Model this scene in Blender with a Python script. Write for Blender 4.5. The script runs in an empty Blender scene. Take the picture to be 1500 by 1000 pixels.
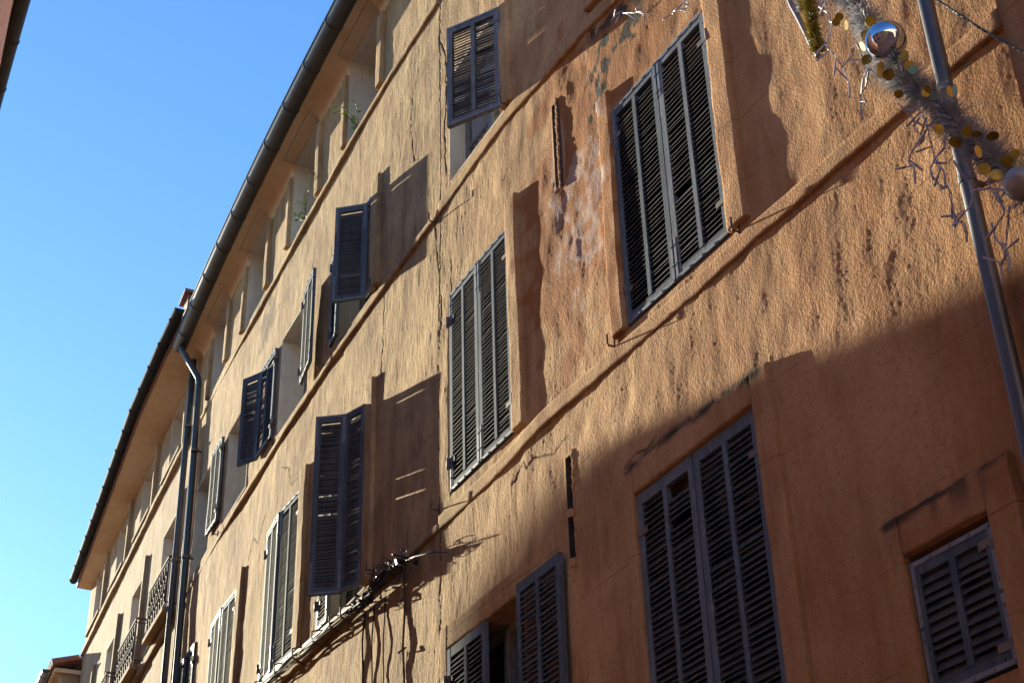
import bpy, math, random
import numpy as np
from mathutils import Vector, Matrix

# ------------------------------------------------------------------ camera, sky, sun, exposure
CAMZ = 1.6                      # eye height above the street
S = bpy.context.scene
COL = S.collection
cam = bpy.data.cameras.new('camera'); cam_o = bpy.data.objects.new('camera', cam); COL.objects.link(cam_o)
cam.sensor_width = 36.0; cam.lens = 54.0; cam.clip_end = 2000; cam.clip_start = 0.05
CR = ((-0.45179781, -0.47599986, -0.75452162), (-0.89174327, 0.21637106, 0.39746385), (-0.02593609, 0.85241287, -0.52222564))
cam_o.matrix_world = Matrix.Translation((0, 0, CAMZ)) @ Matrix(CR).to_4x4()
S.camera = cam_o

SUN = Vector((-6.0, -0.85, -1.63)).normalized()     # the way the light travels
w = bpy.data.worlds.new('World'); S.world = w; w.use_nodes = True
nt = w.node_tree; bg = nt.nodes['Background']
sky = nt.nodes.new('ShaderNodeTexSky'); sky.sky_type = 'NISHITA'; sky.sun_disc = False
sky.sun_elevation = math.asin(-SUN.z); sky.sun_rotation = math.atan2(-SUN.x, -SUN.y)
sky.air_density = 1.0; sky.dust_density = 0.1; sky.ozone_density = 4.0; sky.altitude = 100
hsv = nt.nodes.new('ShaderNodeHueSaturation'); hsv.inputs['Saturation'].default_value = 1.09
nt.links.new(sky.outputs[0], hsv.inputs['Color']); nt.links.new(hsv.outputs[0], bg.inputs[0]); bg.inputs[1].default_value = 0.08
sl = bpy.data.lights.new('sun', 'SUN'); sl.energy = 4.3; sl.angle = math.radians(0.5); sl.color = (1.0, 0.925, 0.70)
so = bpy.data.objects.new('sun', sl); COL.objects.link(so)
so.rotation_euler = SUN.to_track_quat('-Z', 'Y').to_euler(); so.location = (60, 10, 40)
S.view_settings.view_transform = 'Standard'; S.view_settings.look = 'None'
S.view_settings.exposure = 2.0; S.view_settings.gamma = 1
S.render.engine = 'CYCLES'
S.cycles.max_bounces = 12; S.cycles.diffuse_bounces = 8; S.cycles.use_denoising = True

# ------------------------------------------------------------------ plan of the street front: x runs along it, n stands out from it
X0 = 20.2
def pc(x): return -3.86771312e-03 * x * x + 6.81685455e-02 * x - 5.03759822
def PW(x):
    x = np.asarray(x, float)
    return np.where(x < X0, pc(np.minimum(x, X0)), pc(X0) - 0.073 * (x - X0))
def W(x, n, z): return Vector((float(x), float(PW(x)) + n, z + CAMZ))

# ------------------------------------------------------------------ noise on arrays
_rng = np.random.RandomState(7)
_T = [_rng.rand(128, 128) for _ in range(12)]
def vn(u, v, k):
    t = _T[k % 12]; iu = np.floor(u).astype(int); iv = np.floor(v).astype(int)
    fu = u - iu; fv = v - iv; fu = fu * fu * (3 - 2 * fu); fv = fv * fv * (3 - 2 * fv)
    a, b = iu % 128, (iu + 1) % 128; c, d = iv % 128, (iv + 1) % 128
    return (t[a, c] * (1 - fu) + t[b, c] * fu) * (1 - fv) + (t[a, d] * (1 - fu) + t[b, d] * fu) * fv
def fbm(u, v, k, o=3):
    r = 0; s = 0; am = 1.
    for i in range(o):
        r = r + am * vn(u * 2 ** i + 17.3 * i, v * 2 ** i + 5.1 * i, k + i); s += am; am *= .5
    return r / s
def band(seed, lu, lz, n=1024, L=5.12):
    """periodic random relief whose waves are lu metres long along the wall and lz metres up it (each a (short, long) pair)"""
    r = np.random.RandomState(seed); F = np.fft.rfft2(r.randn(n, n)); fu = np.abs(np.fft.fftfreq(n, L / n))[:, None]; fz = np.abs(np.fft.rfftfreq(n, L / n))[None, :]
    k = np.sqrt((fu * lu[0]) ** 2 + (fz * lz[0]) ** 2); q = np.sqrt((fu * lu[1]) ** 2 + (fz * lz[1]) ** 2)
    h = np.fft.irfft2(F * np.exp(-k ** 2) * (1 - np.exp(-q ** 2)) / (q + .3) ** .9, (n, n)); return h / h.std()
def tap(t, u, z, L=5.12):
    n = t.shape[0]; a = u / L * n; b = z / L * n; i = np.floor(a).astype(int); j = np.floor(b).astype(int); f = a - i; g = b - j
    i0, i1, j0, j1 = i % n, (i + 1) % n, j % n, (j + 1) % n
    return (t[i0, j0] * (1 - f) + t[i1, j0] * f) * (1 - g) + (t[i0, j1] * (1 - f) + t[i1, j1] * f) * g
GRAIN = band(1, (.015, .06), (.017, .08)); BRUSH = band(2, (.016, .10), (.075, .5)); SAND = band(3, (.012, .04), (.014, .05))
LUMP = band(4, (.16, 1.6), (.26, 2.6), 256, 5.12)
def sst(a, b, x):
    t = np.clip((x - a) / (b - a), 0, 1); return t * t * (3 - 2 * t)
def segdist(u, z, pts):
    d = np.full(u.shape, 9.)
    for (a, b), (c, e) in zip(pts[:-1], pts[1:]):
        vx, vz = c - a, e - b; L = vx * vx + vz * vz + 1e-9
        t = np.clip(((u - a) * vx + (z - b) * vz) / L, 0, 1)
        d = np.minimum(d, np.hypot(u - a - t * vx, z - b - t * vz))
    return d
def ell(u, z, cu, cz, ru, rz, k=3, wob=.5):
    r = np.hypot((u - cu) / ru, (z - cz) / rz) + wob * (fbm(u * 5, z * 5, k) - .5) * 2
    return 1 - sst(.75, 1.1, r)

CRACKS = [
    ([(9.07, 5.02), (8.97, 5.08), (8.87, 5.13), (8.83, 5.05), (8.7, 5.08), (8.55, 5.03), (8.42, 4.98), (8.2, 5.02)], .006),
    ([(10.33, 10.95), (10.36, 10.5), (10.22, 10.2), (10.2, 9.7), (10.24, 9.2), (10.2, 8.7)], .008),
    ([(10.35, 10.8), (10.33, 8.6), (10.36, 6.5), (10.35, 5.3), (10.39, 3.6)], .005),
    ([(10.45, 8.3), (10.4, 7.9), (10.3, 7.3), (10.33, 6.9)], .006),
    ([(11.72, 8.3), (11.7, 7.9), (11.74, 7.5), (11.72, 7.35)], .007),
    ([(10.1, 7.35), (10.12, 7.7)], .006),
    ([(11.0, 10.3), (11.05, 9.9), (10.95, 9.4), (10.85, 9.35)], .004),
    ([(14.9, 7.9), (14.6, 7.75), (14.5, 7.5), (14.2, 7.45)], .005),
    ([(7.5, 4.42), (7.35, 4.47), (7.2, 4.44), (7.1, 4.48)], .005),
    ([(16.2, 7.3), (16.0, 7.5), (15.8, 7.35), (15.5, 7.6)], .006),
]
def marks(u, z):
    """crack, stain, rust, pale: wear with shapes of its own, all over the old render"""
    ck = np.zeros(u.shape)
    wob = (fbm(u * 14, z * 14, 2) - .5) * .05
    for pts, wd in CRACKS:
        ck = np.maximum(ck, 1 - sst(wd * .5, wd * 2.0, segdist(u + wob, z + wob * .6, pts)))
    n1 = fbm(u * 9, z * 9, 1, 4); st = np.zeros(u.shape)
    st = np.maximum(st, (1 - sst(.015, .07, segdist(u, z, [(7.42, 4.39), (6.9, 4.40), (6.4, 4.38), (6.02, 4.37)]))) * sst(.25, .6, n1) * sst(.2, .7, fbm(u * 2.5, z * 2, 5)))
    drip = fbm(u * 16, z * 1.4, 4)
    st = np.maximum(st, sst(3.13 - .24, 3.1, z) * (1 - sst(3.1, 3.13, z)) * sst(.45, .7, drip) * sst(4.42, 4.5, u) * (1 - sst(5.15, 5.25, u)) * .75)
    st = np.maximum(st, (1 - sst(.01, .035, segdist(u, z, [(5.22, 3.06), (4.42, 3.09)]))) * .9 * sst(.2, .45, n1))
    st = np.maximum(st, ell(u, z, 7.5, 7.58, .18, .22, 3, .9) * sst(.46, .58, fbm(u * 17, z * 12, 2, 3)))
    st = np.maximum(st, ell(u, z, 7.2, 7.85, .32, .14, 5, 1.0) * sst(.46, .58, fbm(u * 15, z * 11, 7, 3)))
    st = np.maximum(st, (1 - sst(.02, .11, segdist(u, z, [(7.7, 8.25), (7.0, 8.05), (6.3, 7.75)]))) * sst(.48, .6, n1) * .8)
    st = np.maximum(st, ell(u, z, 16.0, 10.45, .45, .35, 6, 1.1) * .55)
    st = np.maximum(st, ell(u, z, 14.9, 10.35, .25, .4, 8, 1.1) * .3)
    ru = ell(u, z, 7.95, 6.95, .78, 1.35, 4, .6)
    ru = np.maximum(ru, ell(u, z, 7.1, 7.75, 1.1, .6, 7, .6) * .9)
    ru = np.maximum(ru, (1 - sst(.03, .09, segdist(u, z, [(7.42, 7.5), (7.45, 6.6), (7.44, 5.4)]))) * .9)
    ru = np.maximum(ru, ell(u, z, 4.35, 3.4, .35, .5, 2, .6) * .35)
    ru = np.maximum(ru, ell(u, z, 4.0, 4.3, .3, 1.2, 5, .6) * .3)
    ru = np.maximum(ru, sst(.6, .8, fbm(u * 12, z * 1.0, 9)) * (1 - sst(.0, .5, np.abs(z - 4.95))) * .35)
    pa = ell(u, z, 7.85, 6.75, .42, .72, 8, 1.0) * sst(.38, .62, fbm(u * 13, z * 11, 3, 4))
    pa = np.maximum(pa, ell(u, z, 8.15, 7.5, .12, .25, 2, 1.0) * .6)
    return ck, np.clip(st, 0, 1), np.clip(ru, 0, 1), np.clip(pa, 0, 1) * .75
def relief_amp(u, z):
    """how coarse the render is: roughcast high on the near house, trowelled below and on the far ones"""
    a = sst(10.6, 9.4, u) if False else 1 - sst(8.0, 11.0, u)
    return .22 + .78 * a * sst(3.6, 4.7, z)
def relief(u, z):
    am = relief_amp(u, z)
    g0 = tap(GRAIN, u, z); g0 = np.where(g0 < 0, .4 * g0, g0); g = (np.minimum(g0, 2.2) + .1 * g0 * g0) * .00058 * am
    tr = sst(3.6, 4.4, z + .25 * np.maximum(u - 6, 0)) * .8 + .2
    brush = (tap(BRUSH, u + .05 * z, z) * .0009 + tap(SAND, u, z) * .00034) * (1 - .6 * am) * tr
    var = .5 + 1.0 * sst(.25, .75, fbm(u * .85 + 3, z * .7, 10, 3)); g = g * var; brush = brush * (.6 + .8 * fbm(u * .7, z * .6 + 9, 11, 2))
    wave = tap(LUMP, u, z) * (.0018 + .0021 * am) + (fbm(u * .6, z * .5, 8, 2) - .5) * .05
    # plaster lost down to the masonry coat round the damp patch
    er = ell(u, z, 7.83, 7.15, .36, .95, 3, .4) * .55 + ell(u, z, 7.75, 6.7, .25, .45, 8, .6) * .15
    er = np.maximum(er, sst(7.9, 8.12, u) * (1 - sst(8.13, 8.14, u)) * sst(7.05, 7.2, z) * (1 - sst(7.9, 8.05, z)) * 1.15)
    return g + brush + wave * .8 - er * .02

# ------------------------------------------------------------------ materials
def newmat(name):
    m = bpy.data.materials.new(name); m.use_nodes = True
    return m, m.node_tree, m.node_tree.nodes['Principled BSDF']
def N(t, typ, **kw):
    n = t.nodes.new(typ)
    for k, v in kw.items():
        if k in n.inputs.keys() if isinstance(k, str) else False: n.inputs[k].default_value = v
        else: setattr(n, k, v)
    return n
def mixc(t, fac, a, b, mode='MIX'):
    m = t.nodes.new('ShaderNodeMix'); m.data_type = 'RGBA'; m.blend_type = mode
    for sock, v in ((0, fac), (6, a), (7, b)):
        if hasattr(v, 'links') or hasattr(v, 'is_linked'): t.links.new(v, m.inputs[sock])
        else: m.inputs[sock].default_value = v if sock == 0 else (*v, 1)
    return m.outputs[2]
def noise(t, vec, scale, detail=3, rough=.55, lo=None, hi=None):
    n = t.nodes.new('ShaderNodeTexNoise'); n.inputs['Scale'].default_value = scale; n.inputs['Detail'].default_value = detail
    n.inputs['Roughness'].default_value = rough; t.links.new(vec, n.inputs['Vector'])
    if lo is None: return n.outputs['Fac']
    r = t.nodes.new('ShaderNodeMapRange'); r.inputs[1].default_value = lo; r.inputs[2].default_value = hi
    t.links.new(n.outputs['Fac'], r.inputs[0]); return r.outputs[0]
def mapv(t, scale):
    g = t.nodes.new('ShaderNodeNewGeometry'); m = t.nodes.new('ShaderNodeMapping'); m.inputs['Scale'].default_value = scale
    t.links.new(g.outputs['Position'], m.inputs['Vector']); return m.outputs[0]
def math_(t, op, a, b=None):
    n = t.nodes.new('ShaderNodeMath'); n.operation = op
    for i, v in enumerate((a, b)):
        if v is None: continue
        if hasattr(v, 'is_linked'): t.links.new(v, n.inputs[i])
        else: n.inputs[i].default_value = v
    return n.outputs[0]
def bump(t, bs, h, strength, dist):
    b = t.nodes.new('ShaderNodeBump'); b.inputs['Strength'].default_value = strength; b.inputs['Distance'].default_value = dist
    t.links.new(h, b.inputs['Height']); t.links.new(b.outputs[0], bs.inputs['Normal'])
def attr(t, name):
    a = t.nodes.new('ShaderNodeAttribute'); a.attribute_name = name; return a.outputs['Fac']

def stucco(name, c, dark, pale, joints=True, bs_=.6, fine=70, grim=.55, to=None):
    m, t, b = newmat(name)
    iso = mapv(t, (1, 1, 1)); strk = mapv(t, (1, 1, .22))
    c0, d0 = c, dark
    if to:                                     # the orange coat thins to ochre towards the neighbour
        g = t.nodes.new('ShaderNodeNewGeometry'); s = t.nodes.new('ShaderNodeSeparateXYZ'); t.links.new(g.outputs['Position'], s.inputs[0])
        r = t.nodes.new('ShaderNodeMapRange'); r.inputs[1].default_value = 6.8; r.inputs[2].default_value = 10.4
        t.links.new(math_(t, 'ADD', s.outputs[0], math_(t, 'MULTIPLY', noise(t, iso, .9, 3, .6, .3, .7), .8)), r.inputs[0]); k_ = r.outputs[0]
        c0 = mixc(t, k_, c, to[0]); d0 = mixc(t, k_, dark, to[1]); pale = mixc(t, k_, pale, to[2])
    col = mixc(t, noise(t, strk, 5.5, 6, .68, .36, .66), c0, d0)
    col = mixc(t, noise(t, iso, 1.3, 4, .6, .46, .74), col, pale)
    grime = math_(t, 'MULTIPLY', noise(t, mapv(t, (1, 1, .16)), 17, 5, .7, .5, .78), noise(t, iso, .8, 3, .6, .36, .66))
    col = mixc(t, math_(t, 'MULTIPLY', grime, grim), col, tuple(x * .45 for x in dark))
    col = mixc(t, noise(t, iso, 34, 3, .6, .52, .8), col, tuple(x * .95 for x in dark))
    h = noise(t, iso, fine, 3, .6)
    if joints:
        g = t.nodes.new('ShaderNodeNewGeometry'); s = t.nodes.new('ShaderNodeSeparateXYZ'); t.links.new(g.outputs['Position'], s.inputs[0])
        zz = math_(t, 'ADD', s.outputs[2], math_(t, 'MULTIPLY', noise(t, iso, 1.5, 2), .03))
        f = math_(t, 'ABSOLUTE', math_(t, 'SUBTRACT', math_(t, 'FRACT', math_(t, 'DIVIDE', zz, .47)), .5))
        ln = math_(t, 'LESS_THAN', f, .008)
        xx = math_(t, 'ADD', s.outputs[0], math_(t, 'MULTIPLY', noise(t, iso, 1.2, 2), .02))
        f2 = math_(t, 'ABSOLUTE', math_(t, 'SUBTRACT', math_(t, 'FRACT', math_(t, 'DIVIDE', xx, .93)), .5))
        l2 = math_(t, 'MULTIPLY', math_(t, 'LESS_THAN', f2, .0035), .7)
        ln = math_(t, 'MULTIPLY', math_(t, 'MAXIMUM', ln, l2), noise(t, iso, 1.1, 3, .6, .42, .6))
        col = mixc(t, math_(t, 'MULTIPLY', ln, .6), col, tuple(x * .35 for x in dark))
        h = math_(t, 'SUBTRACT', h, math_(t, 'MULTIPLY', ln, .8))
    col = mixc(t, attr(t, 'rust'), col, (.28, .118, .042))
    col = mixc(t, attr(t, 'pale'), col, (.40, .295, .255))
    col = mixc(t, attr(t, 'stain'), col, (.03, .024, .02))
    col = mixc(t, attr(t, 'crack'), col, (.05, .03, .02))
    t.links.new(col, b.inputs['Base Color']); b.inputs['Roughness'].default_value = .93
    b.inputs['Specular IOR Level'].default_value = .15
    bump(t, b, h, bs_, .016)
    return m
M = {}
OR = ((.41, .243, .122), (.315, .15, .068), (.50, .29, .15)); OC = ((.485, .33, .162), (.26, .155, .085), (.57, .40, .215))
M['stucco_a'] = stucco('orange_roughcast', *OR, to=OC)
M['stucco_b'] = stucco('ochre_render', *OC, grim=.95)
M['stucco_c'] = stucco('pale_ochre_render', (.37, .26, .15), (.26, .175, .10), (.42, .31, .19), joints=False)
M['stucco_opp'] = stucco('street_opposite_render', (.82, .50, .33), (.74, .43, .27), (.84, .55, .38), joints=False)
M['soffit'] = stucco('soffit_plaster', (.66, .52, .36), (.56, .42, .27), (.70, .57, .42), joints=False, bs_=.15)
M['reveal'] = stucco('white_plaster', (.62, .58, .52), (.48, .44, .38), (.68, .64, .58), joints=False, bs_=.15)

def simple(name, c, c2, rough=.6, metal=0., scale=8, streak=1., bumpk=0., lo=.4, hi=.7, spec=.5):
    m, t, b = newmat(name); v = mapv(t, (1, 1, streak))
    col = mixc(t, noise(t, v, scale, 5, .65, lo, hi), c, c2)
    t.links.new(col, b.inputs['Base Color']); b.inputs['Roughness'].default_value = rough; b.inputs['Metallic'].default_value = metal
    b.inputs['Specular IOR Level'].default_value = spec
    if bumpk: bump(t, b, noise(t, v, scale * 6, 3), bumpk, .004)
    return m
def paint(name, base, worn, bare):
    m, t, b = newmat(name); v = mapv(t, (1, 1, .25)); i = mapv(t, (1, 1, 1))
    col = mixc(t, noise(t, v, 9, 5, .65, .4, .65), base, worn)
    pe = noise(t, v, 28, 6, .7, .60, .64)
    col = mixc(t, pe, col, bare)
    col = mixc(t, noise(t, i, 60, 3, .6, .62, .7), col, (.04, .03, .03))
    oi = t.nodes.new('ShaderNodeObjectInfo'); rv = t.nodes.new('ShaderNodeMapRange'); rv.inputs[3].default_value = .72; rv.inputs[4].default_value = 1.25; t.links.new(oi.outputs['Random'], rv.inputs[0])
    hs = t.nodes.new('ShaderNodeHueSaturation'); t.links.new(col, hs.inputs['Color']); t.links.new(rv.outputs[0], hs.inputs['Value']); t.links.new(math_(t, 'SUBTRACT', 2.0, rv.outputs[0]), hs.inputs['Saturation']); col = hs.outputs[0]
    t.links.new(col, b.inputs['Base Color']); b.inputs['Roughness'].default_value = .8; b.inputs['Specular IOR Level'].default_value = .12
    bump(t, b, math_(t, 'ADD', noise(t, v, 120, 3), math_(t, 'MULTIPLY', pe, -.8)), .35, .003)
    return m
M['paint'] = paint('blue_grey_shutter_paint', (.135, .163, .20), (.09, .108, .13), (.22, .225, .235))
M['slat'] = paint('slat_paint', (.085, .085, .095), (.055, .053, .058), (.12, .108, .10))
M['trim'] = simple('trim_metal', (.18, .205, .245), (.12, .135, .16), .5, .25, 14, .5, .1)
M['iron'] = simple('old_iron', (.10, .085, .075), (.16, .08, .045), .7, .4, 25)
M['hinge'] = simple('hinge_iron', (.17, .15, .14), (.10, .07, .055), .65, .3, 30)
M['zinc'] = simple('brown_zinc', (.062, .064, .072), (.04, .04, .046), .5, .3, 5, .6, .05)
M['zinc_dark'] = simple('dark_zinc', (.03, .032, .038), (.02, .021, .025), .85, 0., 5, .6, spec=.1)
M['steel'] = simple('pipe_steel', (.10, .105, .12), (.06, .065, .075), .42, .45, 9, .3, .15)
M['pipe_dark'] = simple('pipe_paint', (.05, .068, .082), (.035, .045, .052), .5, .2, 9, .2)
M['pipe_ochre'] = simple('pipe_ochre', (.42, .24, .12), (.30, .17, .09), .7, 0, 9, .2)
M['tile'] = simple('roof_tile', (.30, .12, .075), (.20, .085, .06), .85, 0, 7, 1, .3)
M['fascia'] = simple('fascia_board', (.20, .10, .085), (.14, .07, .06), .8, 0, 9)
M['glass'] = simple('dark_pane', (.018, .022, .026), (.03, .034, .038), .06, 0, 2)
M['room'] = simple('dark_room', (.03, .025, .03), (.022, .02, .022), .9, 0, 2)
M['joinery'] = simple('window_joinery', (.22, .22, .22), (.14, .14, .14), .6, 0, 11)
M['curtain'] = simple('net_curtain', (.36, .36, .34), (.28, .28, .27), .9, 0, 5)
M['white_pipe'] = simple('conduit_plastic', (.62, .60, .56), (.45, .42, .38), .5, 0, 10)
M['cable'] = simple('black_cable', (.02, .018, .018), (.035, .03, .028), .55, 0, 20)
M['ground'] = simple('street_paving', (.50, .34, .23), (.42, .28, .19), .85, 0, 1.2, 1, .2)
M['kerb'] = simple('pavement_stone', (.46, .36, .27), (.38, .30, .22), .85, 0, 2, 1, .2)
M['leaf'] = simple('leaf_green', (.17, .30, .04), (.10, .20, .03), .5, 0, 40)
M['twig'] = simple('twig', (.12, .09, .05), (.08, .06, .04), .8, 0, 20)
M['slot'] = simple('bare_masonry', (.075, .05, .045), (.045, .032, .03), .95, 0, 18, 1, .4)
M['lip'] = simple('broken_plaster', (.42, .23, .11), (.33, .17, .08), .95, 0, 30, 1, .6)

# ------------------------------------------------------------------ mesh helpers
class MB:
    def __init__(s): s.v = []; s.f = []
    def add(s, vs, fs):
        k = len(s.v); s.v += [tuple(p) for p in vs]; s.f += [tuple(i + k for i in f) for f in fs]
    def hexa(s, c8):                       # 8 corners: bottom ring then top ring
        s.add(c8, [(0, 3, 2, 1), (4, 5, 6, 7), (0, 1, 5, 4), (1, 2, 6, 5), (2, 3, 7, 6), (3, 0, 4, 7)])
    def wbox(s, x0, x1, n0, n1, z0, z1, seg=.5):   # box that follows the curved front
        k = max(1, int(math.ceil((x1 - x0) / seg))); xs = np.linspace(x0, x1, k + 1); vs = []; fs = []
        for x in xs: vs += [W(x, n0, z0), W(x, n1, z0), W(x, n1, z1), W(x, n0, z1)]
        for i in range(k):
            a = i * 4; b = a + 4
            for j in range(4): fs.append((a + j, a + (j + 1) % 4, b + (j + 1) % 4, b + j))
        fs += [(3, 2, 1, 0), (4 * k, 4 * k + 1, 4 * k + 2, 4 * k + 3)]
        s.add(vs, fs)
    def obox(s, P, ax, ay, az, l0, l1):    # oriented box
        c = []
        for z in (l0[2], l1[2]):
            for x, y in ((l0[0], l0[1]), (l1[0], l0[1]), (l1[0], l1[1]), (l0[0], l1[1])):
                c.append(P + ax * x + ay * y + az * z)
        s.hexa(c)
    def tube(s, pts, r, seg=8, cap=True):
        pts = [Vector(p) for p in pts]; rs = r if isinstance(r, (list, tuple)) else [r] * len(pts)
        vs = []; fs = []; up = None
        for i, p in enumerate(pts):
            d = (pts[min(i + 1, len(pts) - 1)] - pts[max(i - 1, 0)]).normalized()
            if up is None:
                up = Vector((0, 0, 1)) if abs(d.z) < .9 else Vector((1, 0, 0))
            a = d.cross(up).normalized(); up = a.cross(d).normalized()
            for j in range(seg):
                t = 2 * math.pi * j / seg; vs.append(p + (a * math.cos(t) + up * math.sin(t)) * rs[i])
        for i in range(len(pts) - 1):
            for j in range(seg):
                fs.append((i * seg + j, i * seg + (j + 1) % seg, (i + 1) * seg + (j + 1) % seg, (i + 1) * seg + j))
        if cap: fs += [tuple(range(seg))[::-1], tuple((len(pts) - 1) * seg + j for j in range(seg))]
        s.add(vs, fs)
    def profile(s, xs, prof, nof=None, closed=False):      # (n, z) outline drawn along the front
        k = len(prof); vs = []; fs = []
        for i, x in enumerate(xs):
            o = 0 if nof is None else nof[i]
            vs += [W(x, n + o, z) for n, z in prof]
        m = k if closed else k - 1
        for i in range(len(xs) - 1):
            for j in range(m): fs.append((i * k + j, i * k + (j + 1) % k, (i + 1) * k + (j + 1) % k, (i + 1) * k + j))
        if closed: fs += [tuple(range(k))[::-1], tuple((len(xs) - 1) * k + j for j in range(k))]
        s.add(vs, fs)
    def build(s, name, mat, parent=None, smooth=False, fix=True):
        me = bpy.data.meshes.new(name); me.from_pydata(s.v, [], s.f)
        if fix:
            import bmesh
            bm = bmesh.new(); bm.from_mesh(me); bmesh.ops.recalc_face_normals(bm, faces=bm.faces); bm.to_mesh(me); bm.free()
        return link(name, me, mat, parent, smooth)
def link(name, me, mat, parent=None, smooth=False):
    me.materials.append(mat)
    if smooth: me.polygons.foreach_set('use_smooth', [True] * len(me.polygons))
    o = bpy.data.objects.new(name, me); COL.objects.link(o)
    if parent is not None:
        o.parent = parent
        p = parent; off = Vector((0, 0, 0))
        while p is not None: off += p.location; p = p.parent
        o.location = -off                              # meshes are written in street coordinates
    return o
def thing(name, label, cat, loc, group=None):
    o = bpy.data.objects.new(name, None); COL.objects.link(o); o.location = loc; o['label'] = label; o['category'] = cat
    if group: o['group'] = group
    return o
def tag(o, label, cat, group=None):
    o['label'] = label; o['category'] = cat
    if group: o['group'] = group
    return o

def sheet(name, mat, parent, us, zs, nfun, holes=(), fade=.03, joins=()):
    """A rendered wall face: a fine grid with real relief, holes where the openings are, wear stored on its points."""
    us = np.array(us); zs = np.array(zs)
    for (a, b, c, d) in holes:
        for e in (a, b):
            if us[0] < e < us[-1]: us[np.argmin(np.abs(us - e))] = e
        for e in (c, d):
            if zs[0] < e < zs[-1]: zs[np.argmin(np.abs(zs - e))] = e
    U, Z = np.meshgrid(us, zs, indexing='ij')
    dd = np.full(U.shape, 9.)
    for (a, b, c, d) in holes:
        dx = np.maximum(np.maximum(a - U, U - b), 0); dz = np.maximum(np.maximum(c - Z, Z - d), 0)
        dd = np.minimum(dd, np.hypot(dx, dz))
    n = nfun(U, Z) * sst(0, fade, dd)
    ck, st, ru, pa = marks(U, Z)
    n = n - ck * .006
    co = np.stack([U, PW(U) + n, Z + CAMZ], -1).reshape(-1, 3)
    nu, nz = U.shape; idx = np.arange(nu * nz).reshape(nu, nz)
    q = np.stack([idx[:-1, :-1], idx[:-1, 1:], idx[1:, 1:], idx[1:, :-1]], -1)
    cu = (us[:-1] + us[1:]) / 2; cz = (zs[:-1] + zs[1:]) / 2; keep = np.ones((nu - 1, nz - 1), bool)
    for (a, b, c, d) in holes: keep &= ~(((cu > a) & (cu < b))[:, None] & ((cz > c) & (cz < d))[None, :])
    q = q[keep]
    me = bpy.data.meshes.new(name); me.vertices.add(len(co)); me.vertices.foreach_set('co', co.ravel())
    me.loops.add(q.size); me.loops.foreach_set('vertex_index', q.ravel().astype(np.int32))
    me.polygons.add(len(q)); me.polygons.foreach_set('loop_start', np.arange(0, q.size, 4, dtype=np.int32))
    try: me.polygons.foreach_set('loop_total', np.full(len(q), 4, dtype=np.int32))
    except Exception: pass
    me.update(calc_edges=True)
    for nm, arr in (('crack', ck), ('stain', st), ('rust', ru), ('pale', pa)):
        a = me.attributes.new(nm, 'FLOAT', 'POINT'); a.data.foreach_set('value', arr.ravel().astype(np.float32))
    return link(name, me, mat, parent, True)

def slab(name, mat, parent, x0, x1, z0, z1, n1, step=.022, zfun=None, round_=.008, hole=None, n0=-.02, rel=.9):
    """A raised band of render (course, window surround): worn front with relief, rounded edges, real sides."""
    us = np.linspace(x0, x1, max(3, int((x1 - x0) / step) + 1)); zs = np.linspace(z0, z1, max(3, int((z1 - z0) / step) + 1))
    us = np.r_[us[0], us[0], us[0] + round_, us[1:-1], us[-1] - round_, us[-1], us[-1]]; zs = np.r_[zs[0], zs[0], zs[0] + round_, zs[1:-1], zs[-1] - round_, zs[-1], zs[-1]]
    us.sort(); zs.sort()
    U, Z = np.meshgrid(us, zs, indexing='ij')
    n = n1 + relief(U, Z) * rel + (fbm(U * 7, Z * 7, 5) - .5) * .004
    nu, nz = U.shape
    iu = np.minimum(np.arange(nu), np.arange(nu)[::-1])[:, None]; iz = np.minimum(np.arange(nz), np.arange(nz)[::-1])[None, :]
    ed = np.minimum(iu, iz)
    n = np.where(ed == 0, n0, np.where(ed == 1, n - round_, n))
    # ragged edges
    jit = (fbm(U * 9 + Z * 9, Z * 3 + U * 4, 7) - .5) * .012
    Uj = np.where((iu <= 1), U + jit, U); Zj = np.where((iz <= 1), Z + jit, Z)
    ck, st, ru, pa = marks(U, Z)
    Zs = Zj + (zfun(Uj) if zfun else 0)
    co = np.stack([Uj, PW(Uj) + n, Zs + CAMZ], -1).reshape(-1, 3)
    idx = np.arange(nu * nz).reshape(nu, nz)
    q = np.stack([idx[:-1, :-1], idx[:-1, 1:], idx[1:, 1:], idx[1:, :-1]], -1).reshape(-1, 4)
    me = bpy.data.meshes.new(name); me.from_pydata(co.tolist(), [], q.tolist())
    for nm, arr in (('crack', ck), ('stain', st), ('rust', ru), ('pale', pa)):
        a = me.attributes.new(nm, 'FLOAT', 'POINT'); a.data.foreach_set('value', arr.ravel().astype(np.float32))
    return link(name, me, mat, parent, True)

# ------------------------------------------------------------------ the street itself
mb = MB(); mb.add([(-600, -600, 0), (600, -600, 0), (600, 600, 0), (-600, 600, 0)], [(0, 1, 2, 3)])
o = mb.build('ground', M['ground'], fix=False); o['kind'] = 'structure'
mb = MB(); mb.wbox(-4, 60, .0, .75, -CAMZ + .004, -CAMZ + .13, 1.0)
o = mb.build('pavement', M['kerb']); o['kind'] = 'structure'

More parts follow.
